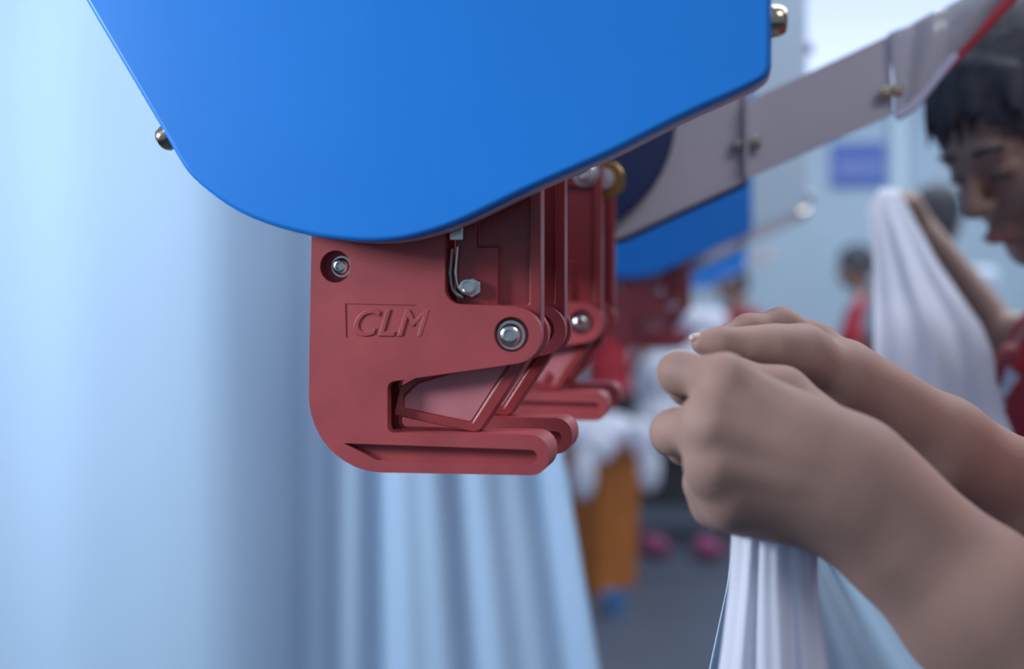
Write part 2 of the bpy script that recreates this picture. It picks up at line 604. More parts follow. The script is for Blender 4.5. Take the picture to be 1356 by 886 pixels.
def make_station(label, wide, plain_end=False):
    st = empty('feeder_station', ST, label, 'machine', 'blue feeder stations in a row')
    me = bake(prism_mesh('cover', cover_xz, 0, .011), (), .0048, 5)
    cv = link('cover', me, 'blue', st)
    cx = sum(p[0] for p in cover_xz) / len(cover_xz)
    back = [Vector(p) for p in cover_xz]
    link('cover_backing', bake(prism_mesh('cover_backing', back,   .0112, .0228), (), .0008), 'panel', st)
    side_bolt(212, 178, -.87, -.5, .0070, .0062, st, 'zinc_yellow')
    side_bolt(1022, 22, 1, 0, .0078, .0078, st, 'zinc_yellow')
    # far side plate with folded rim, its extension and the end guard
    def at(pts): return loc2(pts, YP, ST)
    d = YP - Y0
    pl = fillet(at([(700, 352, 0), (830, 309.5, 0), (987, 237.5, 9), (987, 122, 0), (700, 200, 0)]))
    link('side_panel', bake(prism_mesh('side_panel', pl, d, d + .003), (), .0006), 'panel', st)
    rim_p = [Vector(p) for p in fillet(at([(700, 352), (830, 309.5), (987, 237.5, 12), (987, 122)]))]
    pts = [(p.x, d - .004, p.y) for p in rim_p]
    link('panel_rim', tube_mesh('panel_rim', pts, .0026, 8), 'panel', st)
    pts = [(p.x + .0, d + .006, p.y - .0035) for p in rim_p[:-2]]
    link('flange_shade', tube_mesh('flange_shade', pts, .0028, 8), 'navy', st)  # dark strip painting the shade under the folded flange
    bmx = fillet(at([(991, 236, 0), (991, 133, 0), (1178, 46, 0), (1184, 151, 0)]))
    link('beam_plate', bake(prism_mesh('beam_plate', bmx, d, d + .003), (), .0006), 'panel', st)
    fl = at([(987, 238), (987, 133), (991, 131), (991, 236)])
    link('beam_flange', prism_mesh('beam_flange', fl, d - .016, d + .003), 'panel', st, smooth=False)
    for (px, py, ax, sc) in ((977, 193, 'x-', 1), (1000, 190, 'x+', 1), (1170, 125, 'x-', .9), (1186, 122, 'x+', .9)):
        q = at([(px, py)])[0]
        o = link('beam_bolt', hex_mesh('beam_bolt', .0058 * sc, .009, 'x+'), 'zinc_yellow', st)
        o.location = (q[0], d - .007, q[1])
    if wide or plain_end: return finish(st, wide, d, at)
    gd = at([(1176, 47), (1300, -11), (1420, -70), (1430, -110), (1331, 0), (1262, 76), (1206, 146), (1186, 156)])
    # end guard of clear plastic, bowed toward the operator
    L = [at([q])[0] for q in ((1176, 47), (1200, 36), (1226, 24), (1252, 11), (1290, -7), (1350, -36))]
    Bt = [at([q])[0] for q in ((1186, 156), (1208, 143), (1236, 108), (1264, 74), (1310, 23), (1390, -64))]
    def gf(u, v):
        t = u * (len(L) - 1); i = min(int(t), len(L) - 2); t -= i
        p0 = Vector(L[i]) * (1 - t) + Vector(L[i + 1]) * t
        p1 = Vector(Bt[i]) * (1 - t) + Vector(Bt[i + 1]) * t
        p = p0 * (1 - v) + p1 * v
        return (p.x, d - .004 - .016 * math.sin(v * math.pi) * u - .003 * math.sin(u * 17 + v * 3), p.y)
    gm = link('end_guard', grid_mesh('end_guard', gf, 40, 14, .0018), 'clear', st, angle=None)
    p3 = [(q[0], d - .006, q[1]) for q in Bt]
    link('guard_edge', tube_mesh('guard_edge', p3[:4], [.0045, .0045, .0040, .0035], 8), 'lilac', gm)
    link('guard_tape', tube_mesh('guard_tape', [(p[0] + .002, p[1] + .003, p[2] - .001) for p in p3[2:]], [.001, .0042, .0055, .006], 8), 'red_tape', gm)
    return finish(st, wide, d, at)


def finish(st, wide, d, at):
    # drive drum inside the station, its shade put into the navy colour
    c = at([(736, 159)])[0]
    o = link('drive_drum', lathe_mesh('drive_drum', [(0, 0), (.108, 0), (.1105, -.002), (.1105, -.05), (0, -.05)], 64), 'navy', st)
    o.location = (c[0], d - .02, c[1])
    # unseen skirt added to keep the left key light off the levers
    sk = [Vector(p) for p in loc2([(-150, -1190), (-150, -455), (-4, -200), (111.5, 0), (207, 161), (238, 216), (265, 246), (322, 285), (352, 297)], Y0, ST)]
    inner = [p + Vector((.0035, .0035)) for p in sk]
    link('shade_skirt', prism_mesh('shade_skirt', sk + inner[::-1], .0230, d), 'panel', st)
    # mounting block joining cover, side panel and frame above the picture
    link('mounting_block', box_mesh('mounting_block', (-.45, .024, .36), (-.02, d, .43), .004), 'panel', st)
    if wide:
        q = loc2([(1022, -1200), (1022, 88), (1290, -36, 12), (1290, -1200)], Y0, ST)
        q = [(p[0] + .001, *p[1:]) for p in q]
        link('white_panel', bake(prism_mesh('white_panel', fillet(q), .002, .014), (), .002), 'panel_pale', st)
        for py in (-815, -80):
            w = PY(1290, py, Y0)
            o = link('edge_bolt', lathe_mesh('edge_bolt', [(0, -.001), (.011, 0), (.011, .008), (.008, .012), (0, .013)], 20, 'x+'), 'panel', st)
            o.location = (w.x - ST.x, .010, w.z - ST.z)
    return st


st1 = make_station('large blue machine cover in front above the red clips', False)
st2 = make_station('blue feeder station with a white panel behind the grey beam', True)
st2.location.y += STEP
st3 = make_station('small blue cover sliver farthest along the row', False, True)
st3.location.y = 5.0

# ------------------------------------------------------------------ clips
PV = PY(679, 444, Y1)     # pivot on the front face


def arc_px(cx, cy, r, a0, a1, n):
    return [(cx + r * math.cos(math.radians(a0 + (a1 - a0) * i / n)), cy + r * math.sin(math.radians(a0 + (a1 - a0) * i / n))) for i in range(n + 1)]


def circ(px, py, r, y0, y1, Y=Y1, n=36):
    c = loc2([(px, py)], Y, PV)[0]
    rr = r * Y / FPX / math.cos(YAW) ** 0
    return prism_mesh('c', [(c[0] + rr * math.cos(2 * math.pi * i / n), c[1] + rr * math.sin(2 * math.pi * i / n)) for i in range(n)], y0, y1)


TH = .028
house_px = [(413.5, 262, 0), (409.5, 470, 60), (408, 624, 105), (727, 630, 25.5), (727, 576, 25.5), (513, 573, 9), (513, 506, 11)]
house_px += arc_px(679, 444, 38, 80, -88, 16)
house_px += [(589, 402, 22), (589, 262, 0)]


def make_clip(label, lettered):
    root = empty('linen_clip', PV, label, 'clip', 'red linen clips')
    me = prism_mesh('housing', fillet(loc2(house_px, Y1, PV), 12), 0, TH)
    cut = [circ(444, 353, 22.5, -.005, .0075), circ(677, 443, 24, -.005, .0055)]
    cut.append(prism_mesh('slot', fillet(loc2([(455, 587, 0), (711, 596, 9.5), (711, 616, 9.5), (500, 610, 10)], Y1, PV), 6), -.005, .006))
    cut.append(prism_mesh('lever_gap', loc2([(503, 240), (780, 240), (780, 572.6), (503, 572.6)], Y1, PV), .0072, .0215))
    if lettered:
        cut.append(prism_mesh('plate', loc2([(457, 402), (551, 404), (552, 449), (458, 447)], Y1, PV), -.005, .0005))
    hs = link('housing', bake(me, cut, .0009, 2), 'red_worn', root)
    if lettered:
        cu = bpy.data.curves.new('t', 'FONT')
        cu.body = 'CLM'
        cu.size = .0208
        cu.shear = .32
        cu.extrude = .00035
        cu.bevel_depth = .0003
        cu.bevel_resolution = 1
        cu.space_character = 1.08
        to = bpy.data.objects.new('t', cu)
        COL.objects.link(to)
        dg = bpy.context.evaluated_depsgraph_get(); dg.update()
        tm = bpy.data.meshes.new_from_object(to.evaluated_get(dg))
        bpy.data.objects.remove(to)
        tm.transform(Matrix.Rotation(math.pi / 2, 4, 'X'))
        lt = link('raised_lettering', tm, 'red_worn', hs)
        q = loc2([(463, 444)], Y1, PV)[0]
        lt.location = (q[0], .0004, q[1])
    # lever: upright arm and lower jaw, with sunk faces
    YL = Y1 + .0082
    lev_px = [(603, 135, 10), (716, 120, 34), (716, 446, 0), (693, 486, 0), (634, 574, 15), (521, 550, 4), (529, 512, 4), (575, 488, 6), (655, 470, 10), (603, 405, 6)]
    lm = prism_mesh('lever', fillet(loc2(lev_px, YL, PV), 9), .0082, .0207)
    rec = [prism_mesh('r', fillet(loc2([(631, 186, 4), (701, 186, 4), (701, 404, 4), (660, 404, 2), (660, 327, 3), (631, 327, 3)], YL, PV), 4), .0, .0122),
           prism_mesh('r', fillet(loc2([(534, 524, 3), (553, 506, 3), (600, 492, 3), (678, 478, 3), (625, 561, 5), (533, 541, 3)], YL, PV), 4), .0, .0108)]
    lv = link('lever', bake(lm, rec, .0011, 2), 'red', root)
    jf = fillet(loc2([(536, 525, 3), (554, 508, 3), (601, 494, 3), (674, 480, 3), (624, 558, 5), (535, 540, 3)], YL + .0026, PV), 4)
    link('jaw_sheen', bake(prism_mesh('jaw_sheen', jf, .0104, .0112), (), .0003), 'jaw', root)  # thin inset that carries the painted sheen
    # screws
    def screw(name, px, py, r, h, y, Y=Y1):
        q = loc2([(px, py)], Y, PV)[0]
        o = link(name, lathe_mesh(name, dome_head(r, h), 28), 'steel', root)
        o.location = (q[0], y, q[1])
        return o
    screw('mount_screw', 452, 353, .0048, .0046, .0070, Y1 + .006)
    screw('pivot_screw', 676, 444, .0064, .0050, .0048, Y1 + .003)
    screw('lever_screw', 686, 160, .0085, .003, .0078, YL)
    q = loc2([(622, 380)], YL, PV)[0]
    o = link('stop_screw', lathe_mesh('stop_screw', [(.0047, .004), (.0047, -.005), (.0040, -.0058), (.0030, -.006), (.0027, -.0052), (0, -.005)][::-1], 24, 'z+'), 'steel', root)
    o.data.transform(Matrix.Rotation(-math.pi / 2, 4, 'X'))
    o.location = (q[0], .0082 - .0005, q[1])
    q2 = loc2([(626, 381)], YL, PV)[0]
    o = link('stop_nut', hex_mesh('stop_nut', .0058, .003, 'y-'), 'steel', root)
    o.location = (q2[0], .0072, q2[1])
    # spring: two turns of wire coming down behind the notch
    sp = []
    for (px, py) in ((601, 330), (599, 350), (598, 362), (599, 374), (602, 384), (608, 391), (616, 394)):
        z = loc2([(px, py)], YL, PV)[0]
        sp.append(Vector((z[0], .0045, z[1])))
    link('spring', tube_mesh('spring', sp, .0011, 8), 'steel_dark', root)
    sp2 = [p + Vector((.0026, .002, .0012)) for p in sp]
    link('spring', tube_mesh('spring', sp2, .0009, 8), 'steel', root)
    q = loc2([(609, 314)], YL, PV)[0]
    link('catch', box_mesh('catch', (q[0] - .0045, .002, q[1] - .002), (q[0] + .0032, .0082, q[1] + .006), .0006), 'steel', root)
    # brass roller behind the lever head
    q = loc2([(716, 168)], YL, PV)[0]
    rb = link('roller', lathe_mesh('roller', [(.008, .0), (.0145, .0), (.0155, -.002), (.0155, -.009), (.0145, -.011), (.008, -.011)], 32), 'brass', root)
    rb.location = (q[0], .028, q[1])
    o = link('roller_pin', lathe_mesh('roller_pin', [(0, .008), (.0082, .008), (.0082, -.013), (0, -.013)], 24), 'steel', rb)
    return root


clip_y = [0, .084, .270, .357]
labs = ['front red plastic clip with raised lettering under the large blue cover', 'red clip directly behind the lettered front clip',
        'third red clip back with a silver pivot screw in view', 'rearmost red clip of the near blue cover, beside the fingers']
proto = make_clip(labs[0], True)
plain = make_clip(labs[1], False)
plain.location.y += clip_y[1]
clips = [proto, plain]
for i in (2, 3):
    c = copy_tree(plain)
    c.location.y = Y1 + clip_y[i]
    c['label'] = labs[i]
    if i == 3:                      # the last clip shows no roller
        for ch in [x for x in c.children if x.name.startswith('roller')]:
            for g in list(ch.children): bpy.data.objects.remove(g)
            bpy.data.objects.remove(ch)
    clips.append(c)
# red rivet showing on the jaw of the third clip
q = loc2([(617, 546)], Y1 + .0108, PV)[0]
o = link('rivet', lathe_mesh('rivet', [(.0046, 0), (.0046, .0006), (.003, .0012), (0, .0014)], 20), 'red', clips[2])
o.location = (q[0], .0108, q[1])
far = ['blurred red clip under the second blue cover, nearest of them', 'blurred red clip under the second blue cover, second back',
       'blurred red clip under the second blue cover, third back', 'blurred red clip under the second blue cover, rearmost']
for i in range(4):
    c = copy_tree(plain)
    c.location.y = Y1 + STEP + clip_y[i]
    c['label'] = far[i]
    c['group'] = 'blurred red clips under the second cover'

# machine frame carrying the stations and sheets
fr = empty('machine_frame', (-1.1, 1.75, 0), 'white steel machine frame behind the hanging sheet', 'frame')
def fbox(name, lo, hi):
    link(name, box_mesh(name, Vector(lo) - fr.location, Vector(hi) - fr.location, .004), 'panel', fr)
fbox('post', (-1.14, 1.72, 0), (-1.06, 1.80, 2.0))
fbox('post', (-1.74, 6.0, 0), (-1.66, 6.08, 2.0))
fbox('top_rail', (-1.14, .60, 2.0), (-1.06, 5.9, 2.08))
fbox('rear_rail', (-1.74, 5.9, 2.0), (-1.06, 6.08, 2.08))
for yy in (Y0 + .2, Y0 + STEP + .2, 5.2):
    fbox('cross_arm', (-1.06, yy, 1.990), (-.1, yy + .06, 2.04))
fbox('sheet_bar', (-1.06, 1.24, 2.0), (-.1, 1.28, 2.03))

# ================================================================== hanging sheets on the left
def lerp_tab(tab, u):
    for (u0, *a), (u1, *b) in zip(tab, tab[1:]):
        if u <= u1:
            t = (u - u0) / (u1 - u0)
            t = t * t * (3 - 2 * t) if len(a) > 1 else t
            return [x + (y - x) * t for x, y in zip(a, b)]
    return list(tab[-1][1:])


def sheet_fn(u, v):
    # plan view: faces the key light on the left, then turns away and hangs in folds
    px = lerp_tab([(0, -140), (.42, 300), (.55, 420), (1, 766)], u)[0]
    Yb = lerp_tab([(0, 1.16, 0), (.20, 1.19, 0), (.38, 1.20, 0), (.68, 1.33, 0), (1, 1.36, 0)], u)[0]
    edge = max(0, (u - .62) / .38)
    px += edge * max(-.14, v - .67) * 275
    z = 1.985 - v * 1.465
    fold = .0012 * math.sin(u * 44 + v * 2) + (.0075 * math.sin(u * 46 + 1.3 + v * 1.5) + .0045 * math.sin(u * 87 + v)) * min(1, max(0, (u - .5) * 6)) * (.35 + .65 * min(1, v * 1.4))
    fold += .008 * math.sin(u * 14 + v * 1.1)
    w = PY(px, 443, Yb)
    return (w.x, Yb + fold, z)


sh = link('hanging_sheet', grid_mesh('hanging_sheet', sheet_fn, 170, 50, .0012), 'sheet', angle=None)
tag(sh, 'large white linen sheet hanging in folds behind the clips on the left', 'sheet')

# ================================================================== people
def frame_from(fwd, up=(0, 0, 1)):
    f = Vector(fwd).normalized()
    l = Vector(up).cross(f).normalized()
    u = f.cross(l)
    return Matrix((f, l, u)).transposed()      # columns: forward, left, up


def head_prims(c, R, s=1.0):
    def w(x, y, z): return tuple(Vector(c) + R @ Vector((x, y, z)) * s)
    def e(x, y, z, r, k=.012): return ('e', w(x, y, z), R, [q * s for q in r], k * s)
    p = [e(-.012, 0, .030, (.092, .074, .086), .01), e(.028, 0, -.030, (.060, .056, .078), .03), e(.066, 0, -.090, (.018, .02, .016), .02)]
    for y in (-1, 1):
        p += [e(.055, y * .034, -.022, (.030, .026, .028), .015), e(-.008, y * .076, -.012, (.018, .008, .030), .004),
              ('c', w(-.005, y * .055, -.05), w(.055, y * .02, -.088), .018 * s, .014 * s, .02 * s)]
    p += [('c', w(.080, -.032, .026), w(.080, .032, .026), .011 * s, .011 * s, .012 * s)]
    for y in (-1, 1):
        p += [('s', w(.104, y * .031, .006), R, [.017 * s, .017 * s, .012 * s], .008 * s), e(.078, y * .031, .006, (.012, .015, .010), .003)]
    p += [('c', w(.088, 0, .012), w(.108, 0, -.020), .007 * s, .011 * s, .008 * s), e(.098, .010, -.024, (.010, .008, .007), .005), e(.098, -.010, -.024, (.010, .008, .007), .005),
          e(.086, 0, -.052, (.012, .022, .006), .004), e(.084, 0, -.063, (.012, .019, .007), .004)]
    return p


def hair_prims(c, R, s=1.0, style='short'):
    def w(x, y, z): return tuple(Vector(c) + R @ Vector((x, y, z)) * s)
    p = [('e', w(-.018, 0, .036), R, [.106 * s, .088 * s, .100 * s], .01), ('e', w(-.055, 0, -.02), R, [.062 * s, .076 * s, .075 * s], .02),
         ('s', w(.13, 0, -.040), R, [.108 * s, .090 * s, .120 * s], .008)]
    if style == 'bangs':
        for i in range(13):
            y = -.066 + .011 * i
            dz = (0, .022, .008, .03, .014)[i % 5]
            p.append(('c', w(.050, y * .85, .108 - abs(y) * .3), w(.088 - abs(y) * .32, y * 1.10 + .004 * (i % 3 - 1), .038 + dz), .010 * s, .0035 * s, .004))
        for y in (-1, 1):
            p.append(('c', w(.035, y * .082, .06), w(.040, y * .080, -.045), .016 * s, .008 * s, .012))
            p.append(('c', w(.0, y * .086, .04), w(-.005, y * .082, -.06), .018 * s, .010 * s, .012))
    return p


def hand_prims(wr, d, palm_n, s=1.0, curl=.25):
    """simple but complete hand: palm, four fingers, thumb"""
    d = Vector(d).normalized(); n = Vector(palm_n).normalized()
    side = d.cross(n).normalized(); n = side.cross(d)
    wr = Vector(wr)
    p = [('c', tuple(wr), tuple(wr + d * .03), .022 * s, .022 * s, .01)]
    for i, (o, L, r) in enumerate(((-.030, .068, .0082), (-.010, .076, .0086), (.010, .070, .0082), (.028, .054, .0072))):
        k = wr + d * .088 * s + side * o * s
        p.append(('c', tuple(wr + d * .02 + side * o * .5), tuple(k), .013 * s, .0115 * s, .008))
        m = k + (d * math.cos(curl) + n * math.sin(curl)) * L * .55 * s
        t = m + (d * math.cos(curl * 2.6) + n * math.sin(curl * 2.6)) * L * .5 * s
        p += [('c', tuple(k), tuple(m), .0095 * s, r * s, .003), ('c', tuple(m), tuple(t), r * s, r * .85 * s, .003)]
    a = wr + d * .025 - side * .022 * s
    b_ = a + (d * .6 - side * .6 + n * .5).normalized() * .042 * s
    c_ = b_ + (d * .85 - side * .2 + n * .45).normalized() * .034 * s
    p += [('c', tuple(a), tuple(b_), .014 * s, .0105 * s, .008), ('c', tuple(b_), tuple(c_), .0105 * s, .008 * s, .003)]
    return p


def person(label, H, face, sh_l, sh_r, el_l, el_r, wr_l, wr_r, vox, top, group=None, style='bangs', pants='darkcloth', hands=(True, True), hi=(), feet=True, sleeve=0.0, s=1.0, extra_face=False, arm_r=(.044, .036, .025), skin='skin2', base=None):
    V = Vector
    sh_l, sh_r, el_l, el_r, wr_l, wr_r, H = [V(x) for x in (sh_l, sh_r, el_l, el_r, wr_l, wr_r, H)]
    mid = (sh_l + sh_r) / 2
    ax = (sh_l - sh_r); ax.z = 0; ax.normalize()
    fw = ax.cross(V((0, 0, 1))); fw.normalize()
    root = empty('person', base or V((mid.x, mid.y, 0)), label, 'person', group)
    R = frame_from(face)
    hd = head_prims(H, R, s)
    neck0 = H + R @ V((-.025, 0, -.07)) * s
    neck1 = mid + V((0, 0, .045)) - fw * .01
    pel = V((mid.x, mid.y, mid.z - .50 * s)) - fw * .02
    torso = []
    T = lambda v: tuple(v)
    Rm = Matrix((fw, ax, V((0, 0, 1)))).transposed()
    torso.append(('c', T(sh_l - ax * .01), T(sh_r + ax * .01), .050 * s, .050 * s, .03))
    torso.append(('e', T(mid + V((0, 0, -.11 * s)) + fw * .012), Rm, [.105 * s, .150 * s, .16 * s], .04))
    torso.append(('e', T(mid + V((0, 0, -.32 * s))), Rm, [.098 * s, .128 * s, .17 * s], .05))
    torso.append(('e', T(pel), Rm, [.115 * s, .160 * s, .13 * s], .05))
    for q in (-1, 1):
        torso.append(('e', T(mid + fw * .085 * s + ax * q * .065 * s + V((0, 0, -.155 * s))), Rm, [.050 * s, .058 * s, .055 * s], .03))
    neck = [('c', T(neck0), T(neck1), .050 * s, .055 * s, .03)]
    arms = []
    for a, b, c, hand in ((sh_l, el_l, wr_l, hands[0]), (sh_r, el_r, wr_r, hands[1])):
        arms += [('c', T(a), T(b), arm_r[0] * s, arm_r[1] * s, .02), ('c', T(b), T(c), (arm_r[1] + .002) * s, arm_r[2] * s, .01)]
        if hand:
            d = (c - b).normalized()
            arms += hand_prims(c, d, V((0, 0, -1)) if abs(d.z) < .7 else -ax if a is sh_l else ax, s)
    legs, shoes = [], []
    for q in (-1, 1):
        hip = pel + ax * q * .085 * s + V((0, 0, -.05))
        kn = V((hip.x, hip.y, hip.z * .53)) + fw * .02
        an = V((hip.x, hip.y, .08)) - fw * .02
        legs += [('c', T(hip), T(kn), .080 * s, .058 * s, .03), ('c', T(kn), T(an), .056 * s, .038 * s, .02)]
        shoes += [('c', T(an + V((0, 0, -.035)) - fw * .03), T(an + V((0, 0, -.045)) + fw * .13), .040, .034, .02)]
    chunks = [blend(hd + neck + torso + arms + legs, vox)] + list(hi)
    organic('body', chunks, skin, root, smooth_it=1)
    organic('hair', [blend(hair_prims(H, R, s, style), vox)], 'hair', root, smooth_it=1)
    sl = []
    if sleeve:
        for a, b in ((sh_l, el_l), (sh_r, el_r)):
            sl.append(('c', T(a), T(a + (b - a) * sleeve), .049 * s, .050 * s, .02))
    top_pr = torso + sl
    organic('top', [blend(top_pr, vox, .007, [(T(mid + V((0, 0, .055))), (0, 0, 1))] if sleeve else [(T(mid + V((0, 0, -.012)) + fw * .05), tuple((V((0, 0, 1)) - fw * .2).normalized()))])], top, root)
    organic('trousers', [blend(legs + torso[3:4], vox * 1.2, .010, [((0, 0, pel.z + .06), (0, 0, 1)), ((0, 0, .09), (0, 0, -1))])], pants, root)
    for q in (0, 1):
        organic('shoe', [blend(shoes[q:q + 1], vox, 0, [((0, 0, .004), (0, 0, -1))])], 'charcoal', root)
    if extra_face:
        def w(x, y, z): return T(H + R @ V((x, y, z)) * s)
        for y in (-1, 1):
            organic('eyebrow', [blend([('c', w(.0915, y * .016, .030), w(.083, y * .046, .029), .0042, .003, .002)], .002)], 'hair', root)
            organic('eyelashes', [blend([('c', w(.0905, y * .020, .0015), w(.084, y * .043, .002), .0025, .002, .002)], .0016)], 'hair', root)
        organic('lips', [blend([('c', w(.096, -.017, -.058), w(.100, 0, -.056), .004, .0062, .004), ('c', w(.100, 0, -.056), w(.096, .017, -.058), .0062, .004, .004)], .002)], 'lip', root)
    return root, mid, ax, fw


# ---- hands in front ------------------------------------------------
def C(p, q, r1, r2, k):
    return ('c', tuple(P(*p)), tuple(P(*q)), r1, r2, k)


def chain(pts, rs, k):
    return [C(a, b, r0, r1, k) for a, b, r0, r1 in zip(pts, pts[1:], rs, rs[1:])]


L = []
# forearm and wrist (two bones side by side give the flat oval)
L += chain([(1141, 618, .548), (1310, 772, .545), (1430, 885, .54)], [.0195, .0245, .029], .012)
L += chain([(1102, 662, .546), (1272, 828, .545), (1395, 945, .54)], [.0190, .0245, .029], .012)
L += chain([(1118, 640, .540), (1300, 800, .536), (1420, 915, .532)], [.017, .0275, .031], .012)
# metacarpals
L += [C((1125, 612, .547), (962, 504, .538), .0175, .0115, .018), C((1112, 632, .541), (938, 561, .529), .0180, .0120, .018),
      C((1105, 650, .541), (946, 619, .530), .0180, .0118, .018), C((1100, 664, .547), (968, 662, .537), .0175, .0110, .018),
      C((985, 670, .548), (1072, 670, .552), .0135, .0140, .014), C((990, 580, .550), (1085, 630, .550), .020, .022, .02),
      C((1060, 600, .541), (1160, 665, .543), .019, .022, .02), C((1085, 632, .545), (1180, 710, .545), .018, .022, .016)]
# faint tendons
for kn, w_ in (((962, 512, .5300), (1080, 590, .5265)), ((945, 565, .5195), (1075, 615, .5225)), ((955, 618, .521), (1075, 638, .5225))):
    L.append(C(kn, w_, .0022, .0024, .009))
# fingers
L += chain([(957, 502, .540), (899, 494, .560), (912, 512, .582), (948, 528, .592)], [.0113, .0093, .0086, .0074], .008)
L += chain([(936, 561, .532), (892, 573, .556), (908, 590, .582), (948, 592, .594)], [.0116, .0098, .0088, .0074], .008)
L += chain([(943, 620, .532), (936, 640, .558), (944, 652, .585), (978, 642, .595)], [.0114, .0100, .0086, .0072], .008)
L += chain([(966, 664, .538), (946, 670, .562), (956, 682, .585), (988, 678, .594)], [.0106, .0094, .0080, .0066], .008)
# thumb, on the far side
L += chain([(1105, 585, .560), (1035, 522, .580), (970, 502, .592), (935, 505, .594)], [.0160, .0135, .0108, .0085], .006)

Rr = []
Rr += chain([(1118, 498, .645), (1250, 583, .672), (1356, 648, .700), (1470, 718, .735)], [.0205, .0240, .0275, .032], .012)
Rr += chain([(1105, 520, .655), (1240, 610, .680), (1340, 672, .705), (1455, 742, .74)], [.0180, .0230, .0265, .030], .012)
# thumb toward the camera
Rr += chain([(1105, 500, .640), (1062, 468, .622), (1022, 462, .614), (986, 461, .610), (950, 456, .606), (926, 454, .604)], [.0175, .0138, .0108, .0084, .0066, .0046], .012)
# index above and behind it
Rr += chain([(1118, 495, .655), (1080, 458, .662), (1034, 430, .656), (990, 436, .644), (950, 447, .632)], [.0160, .0120, .0086, .0074, .0056], .008)
Rr += chain([(1118, 505, .660), (1076, 480, .675), (1022, 462, .678), (985, 478, .664), (962, 480, .645)], [.0160, .0120, .0088, .0080, .0066], .004)
Rr += chain([(1118, 515, .662), (1080, 502, .682), (1030, 494, .686), (1000, 505, .670), (985, 505, .650)], [.0160, .0115, .0085, .0078, .0066], .004)
Rr += chain([(1112, 528, .662), (1085, 522, .684), (1042, 522, .688), (1020, 530, .672), (1008, 528, .655)], [.0150, .0105, .0076, .0070, .0060], .004)
Rr += [C((1085, 500, .650), (1110, 515, .650), .017, .019, .01)]

el_l = P(1610, 1075, .53); el_r = P(1600, 800, .775)
wl, wr = P(1395, 895, .54), P(1440, 710, .725)
s_l = el_l + Vector((.13, .02, .255)); s_r = el_r + Vector((.07, -.03, .255))
hiL = blend(L, .0015)
hiR = blend(Rr, .0018)
mid = (s_l + s_r) / 2
op, *_ = person('person at right whose bare hands hold white linen beside the red clips', mid + Vector((-.03, 0, .21)), (-1, -.05, -.45), s_l, s_r, el_l, el_r, wl, wr, .008,
                'redcloth', hands=(False, False), hi=(hiL, hiR), sleeve=.5, arm_r=(.045, .041, .037), skin='skin')
organic('thumbnail', [blend([('c', tuple(P(918, 447.5, .602)), tuple(P(938, 446.5, .604)), .0024, .0030, .002)], .0008)], 'nail', op)

bd = [c for c in op.children if c.name.startswith('body')][0]
for px, py, r in ((1057, 563, .0011), (1143, 625, .0013)):
    hit, hl, _n, _i = bd.ray_cast(CAM - op.location, ray(px, py).normalized())
    if hit:
        w_ = hl + op.location + ray(px, py) * (r * .75)
        organic('mole', [blend([('e', tuple(w_), None, [r, r, r], .001)], .0004)], 'lip', op)

# ---- linen in the hands ---------------------------------------------
held = empty('held_linen', P(1020, 700, .56), 'white gathered linen hanging from the near hand', 'linen')


def gather(u, v):
    x0 = lerp_tab([(0, 972), (.25, 963), (.45, 950), (1, 905)], v)[0]
    x1 = lerp_tab([(0, 1078), (.25, 1084), (.45, 1100), (1, 1160)], v)[0]
    y = 640 + v * 560
    px = x0 + (x1 - x0) * u + 3 * math.sin(v * 5 + u * 9)
    amp = .0009 + .0020 * v
    d = .558 + amp * (math.sin(u * 20 + .6 + v * .6) + .55 * math.sin(u * 37 + 2 + v)) - .02 * math.sin(u * math.pi) * (.4 + v * .3)
    return P(px, y, d) - held.location


link('front_gather', grid_mesh('front_gather', gather, 90, 40, .0008), 'linen', held, angle=None)


def drape(u, v):
    x0 = lerp_tab([(0, 985), (.3, 962), (.6, 926), (1, 880)], v)[0]
    x1 = lerp_tab([(0, 1040), (.3, 1180), (.6, 1330), (1, 1420)], v)[0]
    y = 610 + v * 560
    px = x0 + (x1 - x0) * u
    d = .640 + (.002 + .004 * v) * math.sin(u * 11 + .5) + .0015 * math.sin(u * 29)
    return P(px, y, d) - held.location


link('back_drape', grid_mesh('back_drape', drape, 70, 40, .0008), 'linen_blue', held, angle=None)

# ---- woman at the next station ---------------------------------------
Hc = P(1382, 184, 1.16)
s_l = P(1500, 470, 1.04); s_r = P(1440, 440, 1.36)
fist = [C((1222, 312, 1.50), (1198, 280, 1.50), .022, .027, .012), C((1205, 268, 1.49), (1180, 276, 1.47), .013, .010, .006), C((1198, 284, 1.485), (1176, 290, 1.465), .012, .009, .006)]
for i in range(4):
    fist += chain([(1192 + i * 3, 262 + i * 9, 1.51), (1172 + i * 3, 268 + i * 9, 1.49), (1180 + i * 3, 276 + i * 9, 1.465)], [.011, .0095, .0085], .004)
wm, wmid, wax, wfw = person('woman in a red sleeveless top looking down, lifting a white sheet', Hc, (-.78, -.42, -.52), s_l, s_r,
                P(1495, 730, 1.02), P(1326, 452, 1.46), P(1415, 690, .96), P(1212, 296, 1.50), .005, 'redcloth', extra_face=True, hands=(True, False), hi=(blend(fist, .004),), s=1.03, arm_r=(.040, .030, .021))
# shoulder straps of the top
for q in (-1, 1):
    pts = [wmid + wfw * f + wax * q * .085 + Vector((0, 0, z)) for f, z in ((.088, -.030), (.078, .005), (.055, .040), (.02, .058), (-.03, .05), (-.065, .0))]
    o = link('strap', tube_mesh('strap', [p - wm.location for p in pts], .011, 8), 'redcloth', wm)
